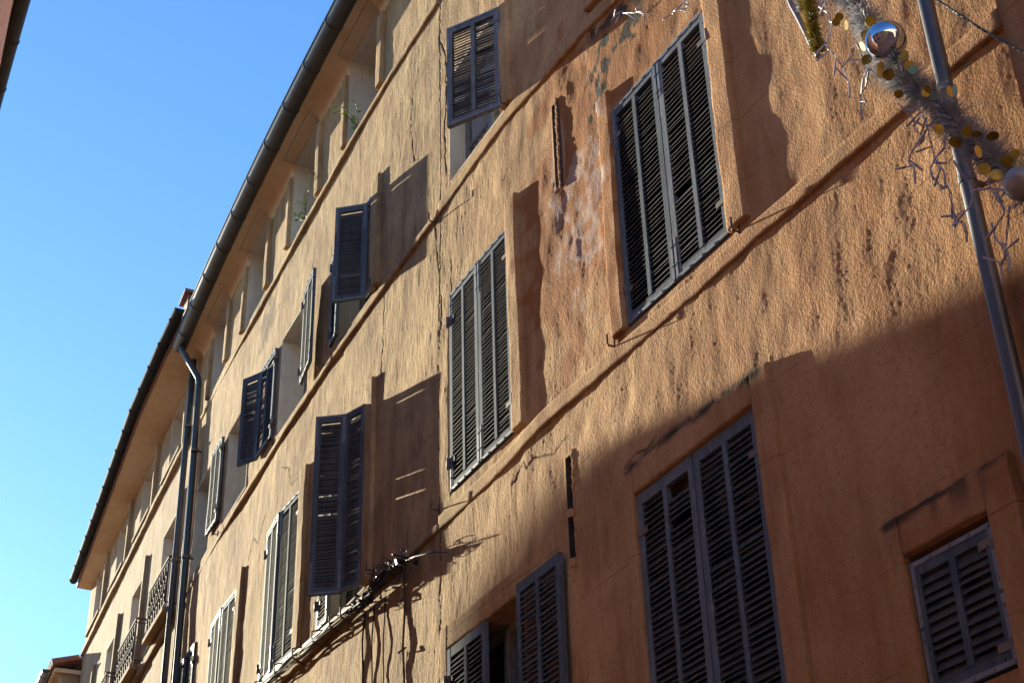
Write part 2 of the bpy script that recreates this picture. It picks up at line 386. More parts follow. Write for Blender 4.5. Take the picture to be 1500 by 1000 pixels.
# ------------------------------------------------------------------ builders of building parts
rnd = random.Random(11)
def window(parent, hole, depth=.28, white=True, frame=True, curtain=False, lit=False):
    a, b, c, d = hole
    mb = MB(); fn = -depth; w_ = .055
    if frame:
        mb.wbox(a, a + w_, fn - .05, fn, c, d); mb.wbox(b - w_, b, fn - .05, fn, c, d)
        mb.wbox(a + w_, b - w_, fn - .05, fn, d - w_, d); mb.wbox(a + w_, b - w_, fn - .05, fn, c, c + .07)
        mid = (a + b) / 2
        mb.wbox(mid - .045, mid + .045, fn - .05, fn + .012, c + .07, d - w_)
        for k in (1, 2):
            zz = c + (d - c) * k / 3; mb.wbox(a + w_, mid - .045, fn - .045, fn - .005, zz - .015, zz + .015); mb.wbox(mid + .045, b - w_, fn - .045, fn - .005, zz - .015, zz + .015)
    win = mb.build('window', M['joinery'], parent)
    mb = MB(); mb.wbox(a - .01, b + .01, fn - .09, fn - .055, c - .01, d + .01); mb.build('pane', M['glass'], win)
    if curtain:
        mb = MB()
        xs = np.linspace(a + .07, b - .07, 60); vs = [W(x, fn - .03 + .012 * math.sin(x * 70), z) for x in xs for z in (c + .06, d - .05)]
        mb.add(vs, [(2 * i, 2 * i + 1, 2 * i + 3, 2 * i + 2) for i in range(59)]); mb.build('curtain', M['curtain'], win, True, False)
    mb = MB(); t = .02; o0 = -depth - .10
    mb.wbox(a - t, a, o0, .0, c - t, d + t); mb.wbox(b, b + t, o0, .0, c - t, d + t)
    mb.wbox(a, b, o0, .0, d, d + t); mb.wbox(a, b, o0, .0, c - t, c)
    mb.build('reveal', M['reveal'] if white else parent['mat'], win) if white else mb.build('reveal', M[STUC[parent.name]], win)
    return win
STUC = {}

def shutter(parent, p0, p1, z0, z1, bays=2, trim=True, hinge=True, flip=False, th=.034, sag=0., missing=(), hz=(.14, .86), tight=False, pitch=.0385):
    P0 = W(p0[0], p0[1], z0); P1 = W(p1[0], p1[1], z0); a = (P1 - P0); wd = a.length; a.normalize()
    nrm = Vector((0, 0, 1)).cross(a)
    if nrm.y < 0: nrm = -nrm
    if flip: nrm = -nrm
    up = Vector((0, 0, 1)); up = (up + a * sag).normalized(); H = z1 - z0; mb = MB(); st = .055; rt = .075
    mb.obox(P0, a, nrm, up, (0, 0, 0), (st, th, H)); mb.obox(P0, a, nrm, up, (wd - st, 0, 0), (wd, th, H))
    mb.obox(P0, a, nrm, up, (st, .002, 0), (wd - st, th - .002, rt)); mb.obox(P0, a, nrm, up, (st, .002, H - rt), (wd - st, th - .002, H))
    cells = []
    if bays == 2:
        m_ = wd / 2; mb.obox(P0, a, nrm, up, (m_ - .02, .0, rt), (m_ + .02, th + .004, H - rt)); cells = [(st, m_ - .02), (m_ + .02, wd - st)]
    else: cells = [(st, wd - st)]
    leaf = mb.build('shutter', M['paint'], parent)
    if tight: pitch = .0325
    mb = MB(); k = int((H - 2 * rt) / pitch)
    for ci, (c0, c1) in enumerate(cells):
        for i in range(k):
            if (ci, i) in missing: continue
            z = rt + (i + .35) * pitch + rnd.uniform(-.002, .002); tl = rnd.gauss(0, .0035); tl2 = tl + rnd.gauss(0, .002)
            if rnd.random() < .03: tl2 += rnd.uniform(-.018, .018)
            e0, e1, e2, e3 = (-.025, .024, .036, -.013) if tight else (-.020 * pitch / .0385, .018 * pitch / .0385, .025 * pitch / .0385, -.013 * pitch / .0385)
            vs = []
            for s_, t_ in ((c0 - .004, tl), (c1 + .004, tl2)):
                for y, zz in ((th - .001, z + e0 + t_), (.002, z + e1 - t_), (.002, z + e2 - t_), (th - .001, z + e3 + t_)):
                    vs.append(P0 + a * s_ + nrm * y + up * zz)
            mb.add(vs, [(0, 1, 2, 3), (7, 6, 5, 4), (0, 4, 5, 1), (1, 5, 6, 2), (2, 6, 7, 3), (3, 7, 4, 0)])
    mb.build('slats', M['slat'], leaf)
    if trim:
        mb = MB(); y0, y1 = th, th + .003; e = .024
        mb.obox(P0, a, nrm, up, (.004, y0, H - .004 - e), (wd - .004, y1, H - .004)); mb2 = MB(); mb2.obox(P0, a, nrm, up, (.004, y0, .004), (wd - .004, y1, .004 + e))
        L = .32
        for s0 in (.004, wd - .004 - e):
            mb.obox(P0, a, nrm, up, (s0, y0, H - L), (s0 + e, y1, H - .003 - e)); mb2.obox(P0, a, nrm, up, (s0, y0, .003 + e), (s0 + e, y1, L))
        def riv(s_, z_): (mb if z_ > H / 2 else mb2).obox(P0, a, nrm, up, (s_ - .006, y1, z_ - .006), (s_ + .006, y1 + .005, z_ + .006))
        kk = max(2, int(wd / .13))
        for i in range(kk + 1):
            s_ = .016 + (wd - .032) * i / kk; riv(s_, .016); riv(s_, H - .016)
        for z_ in (.12, .27):
            for s_ in (.016, wd - .016): riv(s_, z_); riv(s_, H - z_)
        mb.build('metal_trim', M['trim'], leaf); mb2.build('metal_trim', M['trim'], leaf)
    if hinge:
        for fz in hz:
            mb = MB(); z = H * fz
            mb.obox(P0, a, nrm, up, (-.012, th, z - .02), (.10, th + .005, z + .02))
            mb.tube([P0 - a * .02 + nrm * (th + .008) + up * (z - .05), P0 - a * .02 + nrm * (th + .008) + up * (z + .05)], .014, 8)
            mb.obox(P0, a, nrm, up, (-.055, th - .012, z - .012), (-.02, th + .016, z + .03))
            mb.build('hinge', M['hinge'], leaf)
    return leaf

def hook(parent, x, z, ln=.10, dx=.05):
    mb = MB(); mb.tube([W(x, -.02, z), W(x - dx * .2, ln * .7, z - .01), W(x - dx, ln, z - .03), W(x - dx * 1.05, ln * 1.02, z + .045)], .007, 6)
    mb.tube([W(x, .012, z - .03), W(x, .014, z + .05)], .008, 6)
    return mb.build('shutter_hook', M['iron'], parent)

def surround(parent, mat, hole, left=True, right=True, top=True, wd=.2, n=.05, topz=None, zb=None, rw=None, topw=None):
    a, b, c, d = hole; tz = d + (topw or wd); zb = c if zb is None else zb; R = rw or wd
    if right: slab('surround', mat, parent, a - R, a - .004, zb, tz, n)
    if left: slab('surround', mat, parent, b + .004, b + wd, zb, tz, n)
    if top: slab('surround', mat, parent, a - .004, b + .004, d + .004, tz, n - .003)

def course(parent, mat, x0, x1, pts, h=.13, n=.026):
    xs = np.array([p[0] for p in pts]); zz = np.array([p[1] for p in pts])
    slab('string_course', mat, parent, x0, x1, 0, h, n, step=.03, zfun=lambda u: np.interp(u, xs, zz) + (fbm(u * 1.3, u * .2, 3) - .5) * .008, round_=.008)
C3 = [(3, 5.19), (5.92, 5.205), (6.47, 5.19), (7.19, 5.21), (8, 5.23), (8.43, 5.255), (8.83, 5.23), (9.19, 5.195), (10.1, 5.19), (12, 5.20), (14.4, 5.22), (20.2, 5.2)]
C2 = [(3, 8.1), (7.19, 8.20), (7.65, 8.28), (8.36, 8.33), (8.98, 8.39), (9.55, 8.38), (10.4, 8.33), (13.4, 8.31), (15, 8.26), (20.2, 8.2)]
C1 = [(8, 10.95), (12.25, 10.97), (14.2, 10.91), (15.1, 10.88), (17, 10.90), (18.4, 10.95), (20.2, 11.05)]

# ================================================================== HOUSE A (near, orange roughcast)
A0, A1 = 1.6, 10.35
bA = thing('apartment_building', 'near orange roughcast facade with blue grey louvred shutters and a peeling damp patch', 'building', W(6, 0, -CAMZ))
STUC[bA.name] = 'stucco_a'
upR = (6.13, 7.325, 5.40, 7.26); cen = (8.985, 10.13, 5.42, 7.33); bigL = (6.10, 7.375, 2.28, 4.19); botR = (4.575, 5.125, 2.17, 2.88)
lowM = (8.97, 10.2, 2.35, 4.14); Aup = (9.03, 10.12, 8.56, 9.78)
Aup2 = (6.2, 7.35, 8.42, 9.7)
slot1 = (8.135, 8.20, 7.16, 7.97); slot2 = (8.165, 8.26, 4.07, 4.86)
holesA = [upR, cen, bigL, botR, lowM, Aup, Aup2, slot1, slot2]
us = np.r_[np.arange(A0, 3.4, .2), np.arange(3.4, A1, .0115), A1]; zs = np.r_[np.arange(-CAMZ, 1.9, .25), np.arange(1.9, 10.95, .0115), np.arange(11., 12.5, .1)]
sheet('wall', M['stucco_a'], bA, us, zs, relief, holesA)
mb = MB(); mb.wbox(A0, A1, -6.0, -.65, -CAMZ, 12.4, 2.0); mb.build('core_wall', M['room'], bA)
for h in (upR, cen, bigL, botR, lowM, Aup2): window(bA, h, .2, False)
window(bA, Aup, .16, True, curtain=True)
for h in (slot1, slot2):
    a, b, c, d = h; mb = MB(); t = .02
    mb.wbox(a - t, b + t, -.11, -.07, c - t, d + t); mb.wbox(a - t, a, -.07, -.006, c - t, d + t); mb.wbox(b, b + t, -.07, -.006, c - t, d + t)
    mb.wbox(a, b, -.07, -.006, d, d + t); mb.wbox(a, b, -.07, -.006, c - t, c)
    so_ = mb.build('wall_slot', M['slot'], bA)
    mb = MB(); r2 = random.Random(3)
    for i in range(26):
        z = c - .03 + (d - c + .04) * i / 25; s = r2.uniform(.004, .014)
        mb.obox(W(a - .004 + r2.uniform(-.006, .006), 0, z), Vector((1, 0, 0)), Vector((0, 1, 0)), Vector((.2, 0, 1)), (-s, -.01, -.02), (s * .6, r2.uniform(.003, .01), .022))
    if h is slot2:
        for zc in (c, c + .36): mb.obox(W((a + b) / 2, -.02, zc), Vector((1, .1, .2)).normalized(), Vector((0, 1, 0)), Vector((0, 0, 1)), (-.035, -.02, -.03), (.03, .03, .03))
    mb.build('broken_edge', M['lip'], so_)
    mb = MB(); mb.tube([W((a + b) / 2 + .005, -.035, c), W((a + b) / 2, -.03, (c + d) / 2), W((a + b) / 2 - .003, -.035, d)], .014, 6); mb.build('rusty_rod', M['iron'], so_)
ma = M['stucco_a']
surround(bA, ma, upR, wd=.17, rw=.2, n=.042, top=False, topw=.2)
surround(bA, ma, cen, left=False, top=False, wd=.2, rw=.18, n=.042, topw=.2)
surround(bA, ma, bigL, wd=.12, rw=.175, n=.034, topw=.19, zb=1.4)
surround(bA, ma, botR, wd=.145, rw=.19, n=.045, topw=.21, zb=1.6)
surround(bA, ma, lowM, left=True, right=False, top=True, wd=.14, n=.022, topw=.2, zb=1.6)
surround(bA, ma, Aup, left=False, top=False, wd=.2, rw=.17, n=.04, topw=.25)
surround(bA, ma, Aup2, wd=.2, n=.05)
course(bA, ma, 3.86, A1 + .0, C3); course(bA, ma, 3.0, A1, C2)
slab('corner_pilaster', ma, bA, 2.6, 3.83, -CAMZ + .2, 12.3, .075, step=.08)
# shutters
shutter(bA, (6.135, -.02), (6.722, -.02), 5.41, 7.25, missing=((1, 14),)); shutter(bA, (7.322, -.02), (6.732, -.02), 5.41, 7.25)
shutter(bA, (8.99, -.02), (9.55, -.015), 5.43, 7.32); shutter(bA, (10.125, -.02), (9.562, -.015), 5.43, 7.32)
shutter(bA, (6.105, -.02), (6.735, -.018), 2.29, 4.18, trim=False); shutter(bA, (7.37, -.02), (6.745, -.018), 2.29, 4.18, trim=False, missing=((1, 44), (1, 43), (1, 38)))
shutter(bA, (4.58, -.02), (5.12, -.02), 2.18, 2.84, pitch=.046)
shutter(bA, (10.195, -.02), (9.53, -.016), 2.36, 4.13, trim=False)
shutter(bA, (8.93, .03), (8.30, .03), 2.36, 4.17, trim=False, hinge=False, flip=False)
shutter(bA, (9.02, .0), (9.475, .30), 8.585, 9.73, th=.04, tight=True)
for x, z in ((10.36, 5.38), (6.05, 5.36), (7.5, 5.35), (8.93, 8.55), (10.42, 8.3)): hook(bA, x, z)
# roof of A out of frame
mb = MB(); mb.wbox(A0, A1, -6, .4, 12.4, 12.5, 1.0); mb.build('roof', M['tile'], bA)
# the bright downpipe
mb = MB(); pp = [W(4.225, .1, 9.6), W(4.222, .1, 5.85), W(4.212, .1, 4.4), W(4.205, .1, 3.4), W(4.205, .1, 2.4), W(4.2, .1, -CAMZ + .1)]
mb.tube(pp, .040, 20)
dp = mb.build('downpipe', M['steel'], bA, True)
for z in (8.2, 4.46, 2.0):
    x = 4.212
    mb = MB(); mb.tube([W(x, .1, z - .02), W(x, .1, z + .02)], .045, 20); mb.obox(W(x, 0, z), Vector((1, 0, 0)), Vector((0, 1, 0)), Vector((0, 0, 1)), (-.012, -.02, -.012), (.012, .06, .012)); mb.build('pipe_clamp', M['steel'], dp)

# ================================================================== HOUSE B (middle, ochre)
B0, B1 = 10.35, 20.2
bB = thing('apartment_building', 'middle ochre facade with propped open folding shutters and attic loggias under the brown gutter', 'building', W(15, 0, -CAMZ))
STUC[bB.name] = 'stucco_b'; mbm = M['stucco_b']
low = [(12.08, 13.36, 5.37, 7.28), (14.05, 15.3, 5.40, 7.27), (16.53, 17.8, 5.4, 7.1), (18.75, 19.8, 5.42, 7.22)]
mid = [(12.03, 13.27, 8.50, 9.76), (14.1, 15.24, 8.46, 9.76), (16.6, 17.74, 8.44, 9.76), (18.55, 19.66, 8.42, 9.8)]
att = [(9.9, 10.9, 11.12, 12.4), (12.0, 13.02, 11.12, 12.4), (14.08, 15.15, 11.1, 12.4), (16.25, 17.3, 11.1, 12.4), (18.35, 19.35, 11.16, 12.4)]
gnd = [(12.1, 13.35, 2.3, 4.1), (14.1, 15.3, 2.3, 4.1), (16.6, 17.8, 2.3, 4.1)]
attB = [h for h in att if h[0] > B0]
us = np.r_[np.arange(B0, B1, .0145), B1]; zs = np.r_[np.arange(-CAMZ, 3.4, .2), np.arange(3.4, 12.4, .015), 12.4]
sheet('wall', mbm, bB, us, zs, relief, low + mid + attB)
mb = MB(); mb.wbox(B0, B1, -6.0, -1.0, -CAMZ, 12.4, 2.0); mb.build('core_wall', M['room'], bB)
for h in low: window(bB, h, .22, True)
for h in mid: window(bB, h, .30, True)
for h in attB: window(bB, (h[0], h[1], h[2], h[3] - .02), .55, True)
for h in low[:3]: surround(bB, mbm, h, left=False, top=False, rw=.2, n=.042, topw=.17)
surround(bB, mbm, mid[0], left=False, top=False, rw=.21, n=.045, topw=.1)
for h in attB:
    slab('surround', mbm, bB, h[0] - .15, h[0] - .004, h[2], 12.16, .05); slab('surround', mbm, bB, h[1] + .004, h[1] + .12, h[2], 12.16, .05)
for p in (C3, C2, C1): course(bB, mbm, B0 + .004, B1, p, h=.07, n=.03)
# low row shutters
shutter(bB, (12.10, .0), (12.38, .10), 5.40, 7.26, 1, tight=True); shutter(bB, (12.385, .105), (12.565, .355), 5.40, 7.26, 1, hinge=False, missing=((0, 28), (0, 22)), tight=True)
shutter(bB, (13.35, -.02), (13.05, -.02), 5.40, 7.26, 1)
shutter(bB, (14.06, -.01), (14.66, .02), 5.42, 7.25); shutter(bB, (15.29, -.01), (14.70, .035), 5.42, 7.25)
shutter(bB, (16.55, -.01), (17.15, .01), 5.42, 7.08); shutter(bB, (17.79, -.01), (17.18, .02), 5.42, 7.08)
shutter(bB, (18.77, -.01), (19.26, .0), 5.44, 7.2); shutter(bB, (19.79, -.01), (19.28, .0), 5.44, 7.2)
# middle row shutters
shutter(bB, (11.99, -.01), (12.23, .0), 8.55, 9.74, 1, tight=True); shutter(bB, (12.235, .0), (12.46, .275), 8.55, 9.74, 1, hinge=False, tight=True)
shutter(bB, (13.26, .0), (12.98, .03), 8.55, 9.74, 1); pass
shutter(bB, (14.12, .05), (13.585, .115), 8.53, 9.75, 2)
shutter(bB, (15.40, .0), (16.03, .01), 8.53, 9.75, 2, tight=True); shutter(bB, (16.04, .01), (16.31, .17), 8.53, 9.75, 1, trim=False, hinge=False, tight=True)
shutter(bB, (17.87, .03), (18.42, .04), 8.53, 9.76, 2)
for x, z in ((11.9, 8.5), (13.5, 8.42), (15.35, 8.42), (11.8, 5.42), (13.6, 5.32), (15.5, 5.35), (17.9, 8.35)): hook(bB, x, z)
# eave: coved plaster soffit, fascia, half-round gutter
def coves(parent, mat, segs, zt, r=.2, outer=.28):
    for a, b in segs:
        mb = MB()
        pr = [(-.005, zt - r - .04)] + [(r - r * math.cos(t), zt - r + r * math.sin(t)) for t in np.linspace(0, math.pi / 2, 9)]
        pr = [(n_, z_ - .003) for n_, z_ in pr] + [(r, zt + .02), (-.005, zt + .02)]
        mb.profile(np.linspace(a, b, max(2, int((b - a) / .3) + 2)), pr, closed=True)
        mb.build('cove', mat, parent, False)
mb = MB(); mb.wbox(9.0, B1 - .15, -1.0, .155, 12.40, 12.44, .4); mb.wbox(9.0, B1 - .15, .162, .275, 12.402, 12.44, .4); mb.wbox(9.0, B1 - .15, -1.0, .275, 12.441, 12.47, .4); eave = mb.build('eave', M['soffit'], bB)
ed = [B0 + .0] + [e for h in attB for e in (h[0] - .004, h[1] + .004)] + [B1 - .1]
coves(bB, M['soffit'], [(ed[i], ed[i + 1]) for i in range(0, len(ed), 2)], 12.40)
mb = MB(); mb.wbox(9.0, B1 - .1, .278, .305, 12.395, 12.47, .4); mb.build('fascia', M['fascia'], bB)
def roofslab(parent, x0, x1, nf, zf, pitch=.32, back=-6.0):
    mb = MB(); xs = np.linspace(x0, x1, max(2, int((x1 - x0) / .5)))
    mb.profile(xs, [(nf, zf), (nf, zf + .05), (back, zf + .05 + pitch * (nf - back)), (back, zf + pitch * (nf - back))], closed=True)
    r = mb.build('roof', M['tile'], parent)
    mb = MB()
    for x in np.arange(x0 + .1, x1 - .05, .21):
        mb.tube([W(x, nf + .03, zf + .06), W(x, nf - .5, zf + .06 + pitch * .5)], .075, 8)
    mb.build('eave_tiles', M['tile'], r)
    return r
roofslab(bB, 9.0, B1, .36, 12.50)
def gutter(parent, xs, ns, z, r=.08, pitch=.8, mat='zinc', bead=True):
    mb = MB(); k = 12; vs = []; fs = []; X = np.arange(xs[0], xs[-1], .1); X = np.r_[X, xs[-1]]; Nn = np.interp(X, xs, ns)
    prof = [(r * math.cos(t), r * math.sin(t)) for t in np.linspace(0, -math.pi, k)] + [((r - .006) * math.cos(t), (r - .006) * math.sin(t)) for t in np.linspace(-math.pi, 0, k)]
    mb.profile(X, [(a, z + b) for a, b in prof], Nn, True)
    for e in (0, -1):
        pr = [(r * math.cos(t), z + r * math.sin(t)) for t in np.linspace(0, -math.pi, k)]
        mb.add([W(X[e] + (.002 if e else -.002), Nn[e] + a, b) for a, b in pr], [tuple(range(k))])
    if bead: mb.tube([W(x, n_ + r + .004, z + .002) for x, n_ in zip(X, Nn)], .008, 6)
    j = xs[0] + .35
    while j < xs[-1]:
        n_ = np.interp(j, xs, ns)
        mb.profile([j - .012, j + .012], [(a * (r + .008) / r, z + b * (r + .008) / r) for a, b in prof[:k]] + [(a * (r + .001) / r, z + b * (r + .001) / r) for a, b in prof[:k]][::-1], [n_, n_], True)
        j += pitch
    return mb.build('gutter', M[mat], parent, False)
gutter(bB, [9.0, 20.22], [.37, .38], 12.44, .112)
# twin downpipes by the joint of B and C
def pipe(parent, pts, r, mat, clamps=()):
    mb = MB(); mb.tube([W(*p) for p in pts], r, 14); o = mb.build('downpipe', M[mat], parent, True)
    for p in clamps:
        mb = MB(); mb.tube([W(p[0], p[1], p[2] - .02), W(p[0], p[1], p[2] + .02)], r + .01, 14)
        mb.obox(W(*p), Vector((1, 0, 0)), Vector((0, 1, 0)), Vector((0, 0, 1)), (-.015, -p[1] - .01, -.012), (.015, -r, .012)); mb.build('pipe_clamp', M['hinge'], o)
    return o
pipe(bB, [(20.08, .38, 12.40), (20.06, .37, 12.30), (19.83, .12, 11.74), (19.78, .10, 11.6), (19.60, .10, 9.5), (19.48, .10, 7.0), (19.4, .10, -1.0)], .046, 'pipe_dark', [(19.63, .10, 10.4), (19.56, .1, 8.7)])
# things on the wall
# ================================================================== HOUSE C (far, pale)
Cc0, Cc1 = 20.2, 30.35
bC = thing('apartment_building', 'far pale ochre facade with wrought iron balcony rails and a plain deep eave', 'building', W(25, 0, -CAMZ))
STUC[bC.name] = 'stucco_c'; mc = M['stucco_c']
cw = [(21.05, 22.15, 8.22, 10.12), (23.62, 24.68, 8.2, 10.1), (26.0, 27.04, 8.2, 9.98), (28.5, 29.5, 8.2, 9.9)]
ca = [(21.25, 22.4, 11.2, 12.36), (23.6, 24.8, 11.2, 12.36), (26.0, 27.15, 11.2, 12.36), (28.4, 29.6, 11.2, 12.36)]
us = np.r_[np.arange(Cc0, Cc1, .03), Cc1]; zs = np.r_[np.arange(-CAMZ, 6, .2), np.arange(6, 12.45, .03), 12.45]
sheet('wall', mc, bC, us, zs, lambda u, z: relief(u, z) * .8, cw + ca)
mb = MB(); mb.wbox(Cc0, Cc1, -6.0, -1.0, -CAMZ, 12.4, 2.0); mb.build('core_wall', M['room'], bC)
mb = MB(); mb.wbox(Cc1 - .25, Cc1, -1.0, -.03, -CAMZ, 12.45); mb.build('end_wall', mc, bC)
for h in cw: window(bC, h, .34, True)
for h in ca: window(bC, h, .5, True)
for h in cw: slab('surround', mc, bC, h[0] - .26, h[0] - .13, h[2] + .3, h[3] + .22, .06, step=.06)
for h in ca:
    slab('surround', mc, bC, h[0] - .3, h[0] - .17, 11.12, 12.36, .07, step=.06)
    mb = MB(); mb.wbox(h[0] - .12, h[1] + .12, -.05, .09, 11.18, 11.24); mb.build('window_sill', mc, bC)
course(bC, mc, Cc0, Cc1, [(20, 11.08), (24, 11.06), (30.4, 11.0)], h=.11, n=.06); course(bC, mc, Cc0, Cc1, [(20, 8.15), (30.4, 8.02)], h=.14, n=.06)
gx = [19.35, 20.6, 22.7, 25.8, 30.25]; gn = [.57, .61, .62, .53, .40]
X = np.linspace(19.9, 30.35, 30); mb = MB(); off = np.interp(X, gx, gn)
mb.profile(X, [(-.12, 12.44), (-.12, 12.50), (-.62, 12.50), (-1.6, 12.50), (-1.6, 12.42), (-.62, 12.42)], off, True); mb.build('eave', M['soffit'], bC)
mb = MB(); mb.profile(X, [(-.115, 12.435), (-.09, 12.435), (-.09, 12.53), (-.115, 12.53)], off, True); mb.build('fascia', M['fascia'], bC)
mb = MB(); XX = np.linspace(19.75, 30.35, 22); oo = np.interp(XX, gx, gn)
mb.profile(XX, [(-.02, 12.6), (-.02, 12.66), (-6, 14.5), (-6, 14.44)], oo, True); mb.build('roof', M['tile'], bC)
gutter(bC, gx, gn, 12.55, .08, .75, 'zinc_dark', bead=False)
mb = MB(); mb.wbox(19.62, 19.95, -1.0, .42, 12.60, 13.02); mb.wbox(19.55, 20.02, -1.0, .49, 13.02, 13.07); mb.build('party_wall', M['fascia'], bC)
pipe(bC, [(20.44, .10, 12.38), (20.42, .10, 10.), (20.36, .10, 7.0), (20.3, .1, -1.0)], .046, 'pipe_dark', [(20.42, .10, 11.2), (20.4, .1, 9.0)])
pipe(bC, [(19.92, .07, 10.9), (19.84, .07, 8.6), (19.8, .07, 4.0)], .04, 'pipe_ochre')
def railing(parent, x0, x1, n, z0, z1):
    mb = MB()
    for zz, r in ((z1, .018), (z1 - .07, .009), (z0 + .06, .012)): mb.tube([W(x0, n, zz), W(x1, n, zz)], r, 6); mb.tube([W(x0, n, zz), W(x0, 0, zz)], r, 6); mb.tube([W(x1, n, zz), W(x1, 0, zz)], r, 6)
    k = int((x1 - x0) / .16); st = (x1 - x0) / k
    for i in range(k + 1): mb.tube([W(x0 + i * st, n, z0), W(x0 + i * st, n, z1)], .009, 5)
    for i in range(k):
        xc = x0 + (i + .5) * st; h = z1 - z0 - .13
        for s in (1, -1):
            mb.tube([W(xc + s * (.055 * math.sin(t * 2 * math.pi)) * (1 - .25 * t), n + .004, z0 + .06 + h * t) for t in np.linspace(0, 1, 13)], .008, 5)
        for zc in (.28, .72): mb.tube([W(xc + .04 * math.cos(t), n + .008, z0 + .06 + h * zc + .04 * math.sin(t)) for t in np.linspace(0, 5.2, 9)], .008, 5)
    r = mb.build('balcony_railing', M['iron'], parent)
    mb = MB(); mb.wbox(x0 - .02, x1 + .02, -.02, n + .04, z0 - .09, z0 - .02); mb.build('balcony_slab', mc, r)
railing(bC, 20.55, 21.95, .16, 8.36, 9.12); railing(bC, 22.95, 24.5, .16, 8.32, 9.06); railing(bC, 25.55, 27.1, .16, 8.3, 9.05)

# ================================================================== HOUSE D (past the end, lower roof)
bD = thing('low_house', 'lower house at the far end whose tiled eave sits below its neighbour', 'house', W(36, 0, -CAMZ))
mb = MB(); mb.wbox(30.75, 46, -6, .28, -CAMZ, 10.55, 1.0); mb.build('wall', M['stucco_c'], bD)
mb = MB(); mb.wbox(30.6, 46, -6, .5, 10.72, 10.80, 1.0); mb.build('eave', M['soffit'], bD)
mb = MB(); pr = [(.28, 10.45), (.30, 10.56), (.36, 10.66), (.46, 10.72), (-.5, 10.72), (-.5, 10.45)]
mb.profile(np.linspace(30.7, 46, 20), pr, closed=True); mb.build('cove', M['stucco_c'], bD)
roofslab(bD, 30.45, 46, .55, 10.82, .32, -6); gutter(bD, [30.95, 46], [.62, .62], 10.86, .085, 1.0)

# ================================================================== the other side of the street
oA = thing('apartment_building', 'house across the street showing only its brown gutter and pale eave corner', 'building', W(13, 4.1, -CAMZ))
mb = MB(); mb.wbox(8.5, 18.6, 4.1, 10, -CAMZ, 10.9, 1.0); mb.build('wall', M['stucco_opp'], oA)
mb = MB(); mb.wbox(8.4, 18.7, 3.86, 10, 10.92, 10.98, 1.0); mb.build('eave', M['soffit'], oA)
mb = MB()
xs = np.linspace(8.4, 18.7, 20); mb.profile(xs, [(3.80, 11.06), (3.80, 11.12), (10, 13.1), (10, 13.04)], closed=True); mb.build('roof', M['tile'], oA)
gutter(oA, [8.4, 18.7], [3.79, 3.79], 11.02, .085, .8)
for i, x in enumerate((10, 12.6, 15.2)):
    for z in (2.3, 5.4, 8.5):
        mb = MB(); mb.wbox(x, x + 1.1, 4.06, 4.09, z, z + 1.8); mb.build('shutter', M['paint'], oA)
oB = thing('apartment_building', 'lower house across the street further along, its roof shading the near facade', 'building', W(24, 4.1, -CAMZ))
mb = MB(); mb.wbox(18.7, 28.35, 4.1, 10, -CAMZ, 8.25, 1.0); mb.build('wall', M['stucco_opp'], oB)
zr = lambda x: np.interp(x, [18, 24.9, 25.8, 26.3, 27, 27.6, 28.2, 28.5], [9.55, 9.58, 9.72, 9.82, 9.96, 9.78, 9.45, 9.3])
mb = MB(); xs = np.linspace(18.7, 28.4, 40); vs = []; fs = []
for x in xs: vs += [W(x, 3.69, 8.2), W(x, 3.69, float(zr(x))), W(x, 10, float(zr(x)) + 1.6), W(x, 10, 8.2)]
for i in range(len(xs) - 1):
    for j in range(4): fs.append((4 * i + j, 4 * i + (j + 1) % 4, 4 * i + 4 + (j + 1) % 4, 4 * i + 4 + j))
fs += [(0, 1, 2, 3), tuple(4 * (len(xs) - 1) + j for j in (3, 2, 1, 0))]
mb.add(vs, fs); mb.build('roof', M['tile'], oB)
oF = thing('apartment_building', 'unseen house front added behind the viewer to bounce warm sun onto the facades', 'building', W(-9, 0, -CAMZ))
mb = MB(); c_ = [Vector((x, y, z)) for z in (0, 12.5) for x, y in ((-18, -16), (-9, -16), (-9, 12), (-18, 12))]; mb.hexa(c_); mb.build('wall', M['stucco_opp'], oF)  # added out of view as a warm bounce for edges facing the viewer
mb = MB(); mb.hexa([Vector((x, y, z)) for z in (12.5, 12.62) for x, y in ((-18, -16.2), (-8.5, -16.2), (-8.5, 12.2), (-18, 12.2))]); mb.build('roof', M['tile'], oF)
for y in (-12, -8.5, -5, -1.5, 2, 5.5, 9):
    for z in (4, 7.2, 10): mb = MB(); mb.hexa([Vector((x, yy, zz)) for zz in (z, z + 1.7) for x, yy in ((-8.99, y), (-8.95, y), (-8.95, y + 1.1), (-8.99, y + 1.1))]); mb.build('shutter', M['paint'], oF)
oE = thing('apartment_building', 'plain warm house front behind the street corner seen only in the mirror ball', 'building', W(0, 8, -CAMZ))
mb = MB(); mb.wbox(-14, 6.5, 8.0, 14, -CAMZ, 7.6, 1.0); mb.build('wall', M['stucco_opp'], oE)
mb = MB(); mb.profile(np.linspace(-14, 6.5, 24), [(7.6, 7.62), (7.6, 7.7), (14, 9.7), (14, 9.62)], closed=True); mb.build('roof', M['tile'], oE)
for x in (-8, -4.5, -1, 2.5, 5):
    for z in (2.3, 5.2): mb = MB(); mb.wbox(x, x + 1.1, 7.95, 7.99, z, z + 1.8); mb.build('shutter', M['paint'], oE)
oC = thing('low_house', 'low house across the street beyond a dip in the rooflines', 'house', W(36, 4.1, -CAMZ))
mb = MB(); mb.wbox(28.42, 50, 4.1, 10, -CAMZ, 9.1, 1.0); mb.build('wall', M['stucco_opp'], oC)
mb = MB(); mb.profile(np.linspace(28.42, 50, 24), [(4.06, 9.1), (4.06, 9.2), (10, 9.9), (10, 9.8)], closed=True); mb.build('roof', M['tile'], oC)

